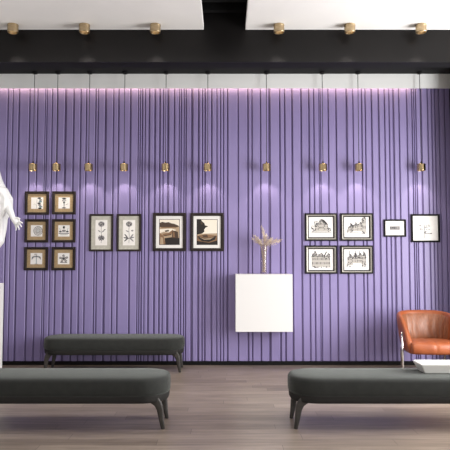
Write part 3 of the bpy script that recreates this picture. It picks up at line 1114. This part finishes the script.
def art_building(seed):
    def f(A, w, h):
        w, h = w * 0.82, h * 1.02
        rr = random.Random(seed)
        def house(x0, x1, z0, z1, roof, m=2):
            A.poly([(x0 * w, z0 * h), (x1 * w, z0 * h), (x1 * w, z1 * h), (x0 * w, z1 * h)], m)
            if roof:
                A.poly([(x0 * w - .004, z1 * h), (x1 * w + .004, z1 * h), ((x0 * .7 + x1 * .3) * w, (z1 + roof) * h), ((x0 * .3 + x1 * .7) * w, (z1 + roof) * h)], 1)
            n = max(2, int((x1 - x0) * 9))
            for r_ in range(2):
                zz = z0 + (z1 - z0) * (0.25 + 0.4 * r_)
                for k in range(n):
                    xx = x0 + (x1 - x0) * (k + 0.5) / n
                    A.line((xx * w, zz * h), (xx * w, (zz + (z1 - z0) * 0.22) * h), 0.008, rr.choice((0, 0, 1)))
            scrub(x0, x1, z1 - 0.02, 0.12, int(8 + 16 * (x1 - x0)))
            A.path([(x0 * w, z0 * h), (x0 * w, z1 * h), (x1 * w, z1 * h), (x1 * w, z0 * h)], 0.004, 1)
        def scrub(x0, x1, z, s, n, m=(0, 0, 1, 2)):
            for k in range(n):
                A.disc((rr.uniform(x0, x1) * w, (z + rr.uniform(-s, s)) * h), rr.uniform(.03, .07) * w, rr.uniform(.02, .06) * h, rr.choice(m), n=7, rot=rr.uniform(0, 3))
        if seed == 1:
            house(-0.55, 0.62, -0.35, 0.2, 0.42)
            house(-0.2, 0.25, -0.3, 0.42, 0.25)
            scrub(-0.85, -0.4, -0.15, 0.25, 26)
            scrub(-0.6, -0.3, 0.35, 0.12, 10)
            scrub(0.55, 0.85, -0.2, 0.2, 22)
            A.line((-0.85 * w, -0.42 * h), (0.9 * w, -0.42 * h), 0.008, 0)
            A.line((-0.6 * w, -0.55 * h), (0.5 * w, -0.50 * h), 0.004, 2)
        elif seed == 2:
            house(0.45, 0.8, -0.4, 0.7, 0.18)
            house(0.1, 0.5, -0.35, 0.2, 0.25)
            house(-0.3, 0.1, -0.35, 0.1, 0.3)
            house(-0.75, -0.3, -0.35, -0.05, 0.3)
            A.line((-0.55 * w, 0.35 * h), (-0.25 * w, 0.05 * h), 0.012, 0)
            scrub(-0.85, -0.3, -0.3, 0.15, 20)
            scrub(0.5, 0.85, -0.45, 0.1, 14)
            A.path([(-0.8 * w, -0.5 * h), (0.0, -0.45 * h), (0.6 * w, -0.55 * h)], 0.006, 1)
        elif seed == 3:
            house(-0.8, 0.8, -0.6, 0.25, 0.0)
            house(-0.75, -0.35, 0.2, 0.4, 0.3)
            house(-0.2, 0.2, 0.2, 0.35, 0.2)
            house(0.5, 0.78, 0.2, 0.35, 0.18)
            A.line((0.3 * w, 0.3 * h), (0.5 * w, 0.65 * h), 0.012, 0)
            scrub(-0.85, 0.85, -0.62, 0.06, 20)
            scrub(-0.75, -0.3, 0.4, 0.1, 10)
            A.line((-0.85 * w, 0.24 * h), (0.85 * w, 0.26 * h), 0.006, 0)
        else:
            house(-0.78, -0.35, -0.45, 0.15, 0.3)
            house(-0.4, 0.1, -0.3, 0.2, 0.35)
            house(0.05, 0.5, -0.3, 0.25, 0.3)
            house(0.48, 0.82, -0.45, 0.3, 0.3)
            for xx in (-0.6, -0.1, 0.25, 0.6):
                A.line((xx * w, 0.3 * h), (xx * w, 0.7 * h), 0.006, 0)
            scrub(0.45, 0.85, -0.45, 0.15, 24)
            scrub(-0.85, -0.5, -0.45, 0.12, 14)
            A.path([(-0.4 * w, -0.7 * h), (-0.1 * w, -0.4 * h), (0.3 * w, -0.65 * h)], 0.005, 2)
        return IK
    return f

bl = [(305.2, 337.2, 213.4, 240.7, 1, 'silver framed sketch, top left of the four, one wide low house among trees'),
      (340.6, 373.2, 213.4, 240.7, 2, 'silver framed sketch, top right of the four, street with a tall tower at the right'),
      (305.2, 337.2, 245.6, 273.6, 3, 'silver framed sketch, bottom left of the four, long flat fronted building'),
      (340.6, 373.2, 245.6, 273.6, 4, 'silver framed sketch, bottom right of the four, courtyard of spired houses')]
for x0, x1, y0, y1, k, lb in bl:
    picture(x0, x1, y0, y1, lb, 'building sketches in silver frames', FRAME_SILVER, 2.7, [(2.0, PAPER, 'print')], art_building(k), rim=FRAME_EDGE)

def art_strip(A, w, h):
    rr = random.Random(9)
    A.poly([(-0.62 * w, -0.26 * h), (0.62 * w, -0.26 * h), (0.62 * w, 0.32 * h), (-0.62 * w, 0.32 * h)], 1)
    for k in range(16):
        x_ = rr.uniform(-0.6, 0.6) * w
        A.line((x_, rr.uniform(-0.1, 0.0) * h), (x_ + 0.002, rr.uniform(0.05, 0.2) * h), 0.005, rr.choice((0, 2, 0)))
    A.line((-0.62 * w, -0.24 * h), (0.62 * w, -0.24 * h), 0.006, 0)
    return IK

picture(384.0, 406.4, 219.4, 236.7, 'small black frame with a little grey strip picture on white', 'thin black frames', FRAME_BLACK, 1.5,
        [(1.0, MAT_WHITE, 'mat_board'), (3.0, PAPER, 'print')], art_strip)

def art_faint(A, w, h):
    rr = random.Random(12)
    for k in range(10):
        x0, z0 = rr.uniform(-0.55, 0.2) * w, rr.uniform(-0.3, 0.3) * h
        A.line((x0, z0), (x0 + rr.uniform(0.1, 0.3) * w, z0 + rr.uniform(-.02, .02) * h), 0.007, 1)
    A.line((-0.06 * w, -0.85 * h), (-0.05 * w, 0.3 * h), 0.008, 1)
    A.disc((-0.05 * w, -0.36 * h), 0.08 * w, 0.1 * h, 1, n=9)
    A.path([(-0.05 * w, -0.42 * h), (0.25 * w, -0.45 * h), (0.5 * w, -0.44 * h)], 0.008, 1)
    A.disc((0.45 * w, -0.44 * h), 0.09 * w, 0.05 * h, 1, n=9)
    for x_ in (-0.42, 0.1, 0.3):
        A.disc((x_ * w, 0.18 * h), 0.07 * w, 0.04 * h, 1, n=8)
        A.disc((x_ * w, -0.1 * h), 0.06 * w, 0.03 * h, 1, n=8)
    return IK

picture(411.2, 440.4, 214.1, 242.2, 'larger black glazed frame with a faint drawing, rightmost picture on the wall', 'thin black frames', FRAME_BLACK, 1.7,
        [(1.2, MAT_WHITE, 'mat_board'), (2.0, PAPER, 'print')], art_faint, glass=True)
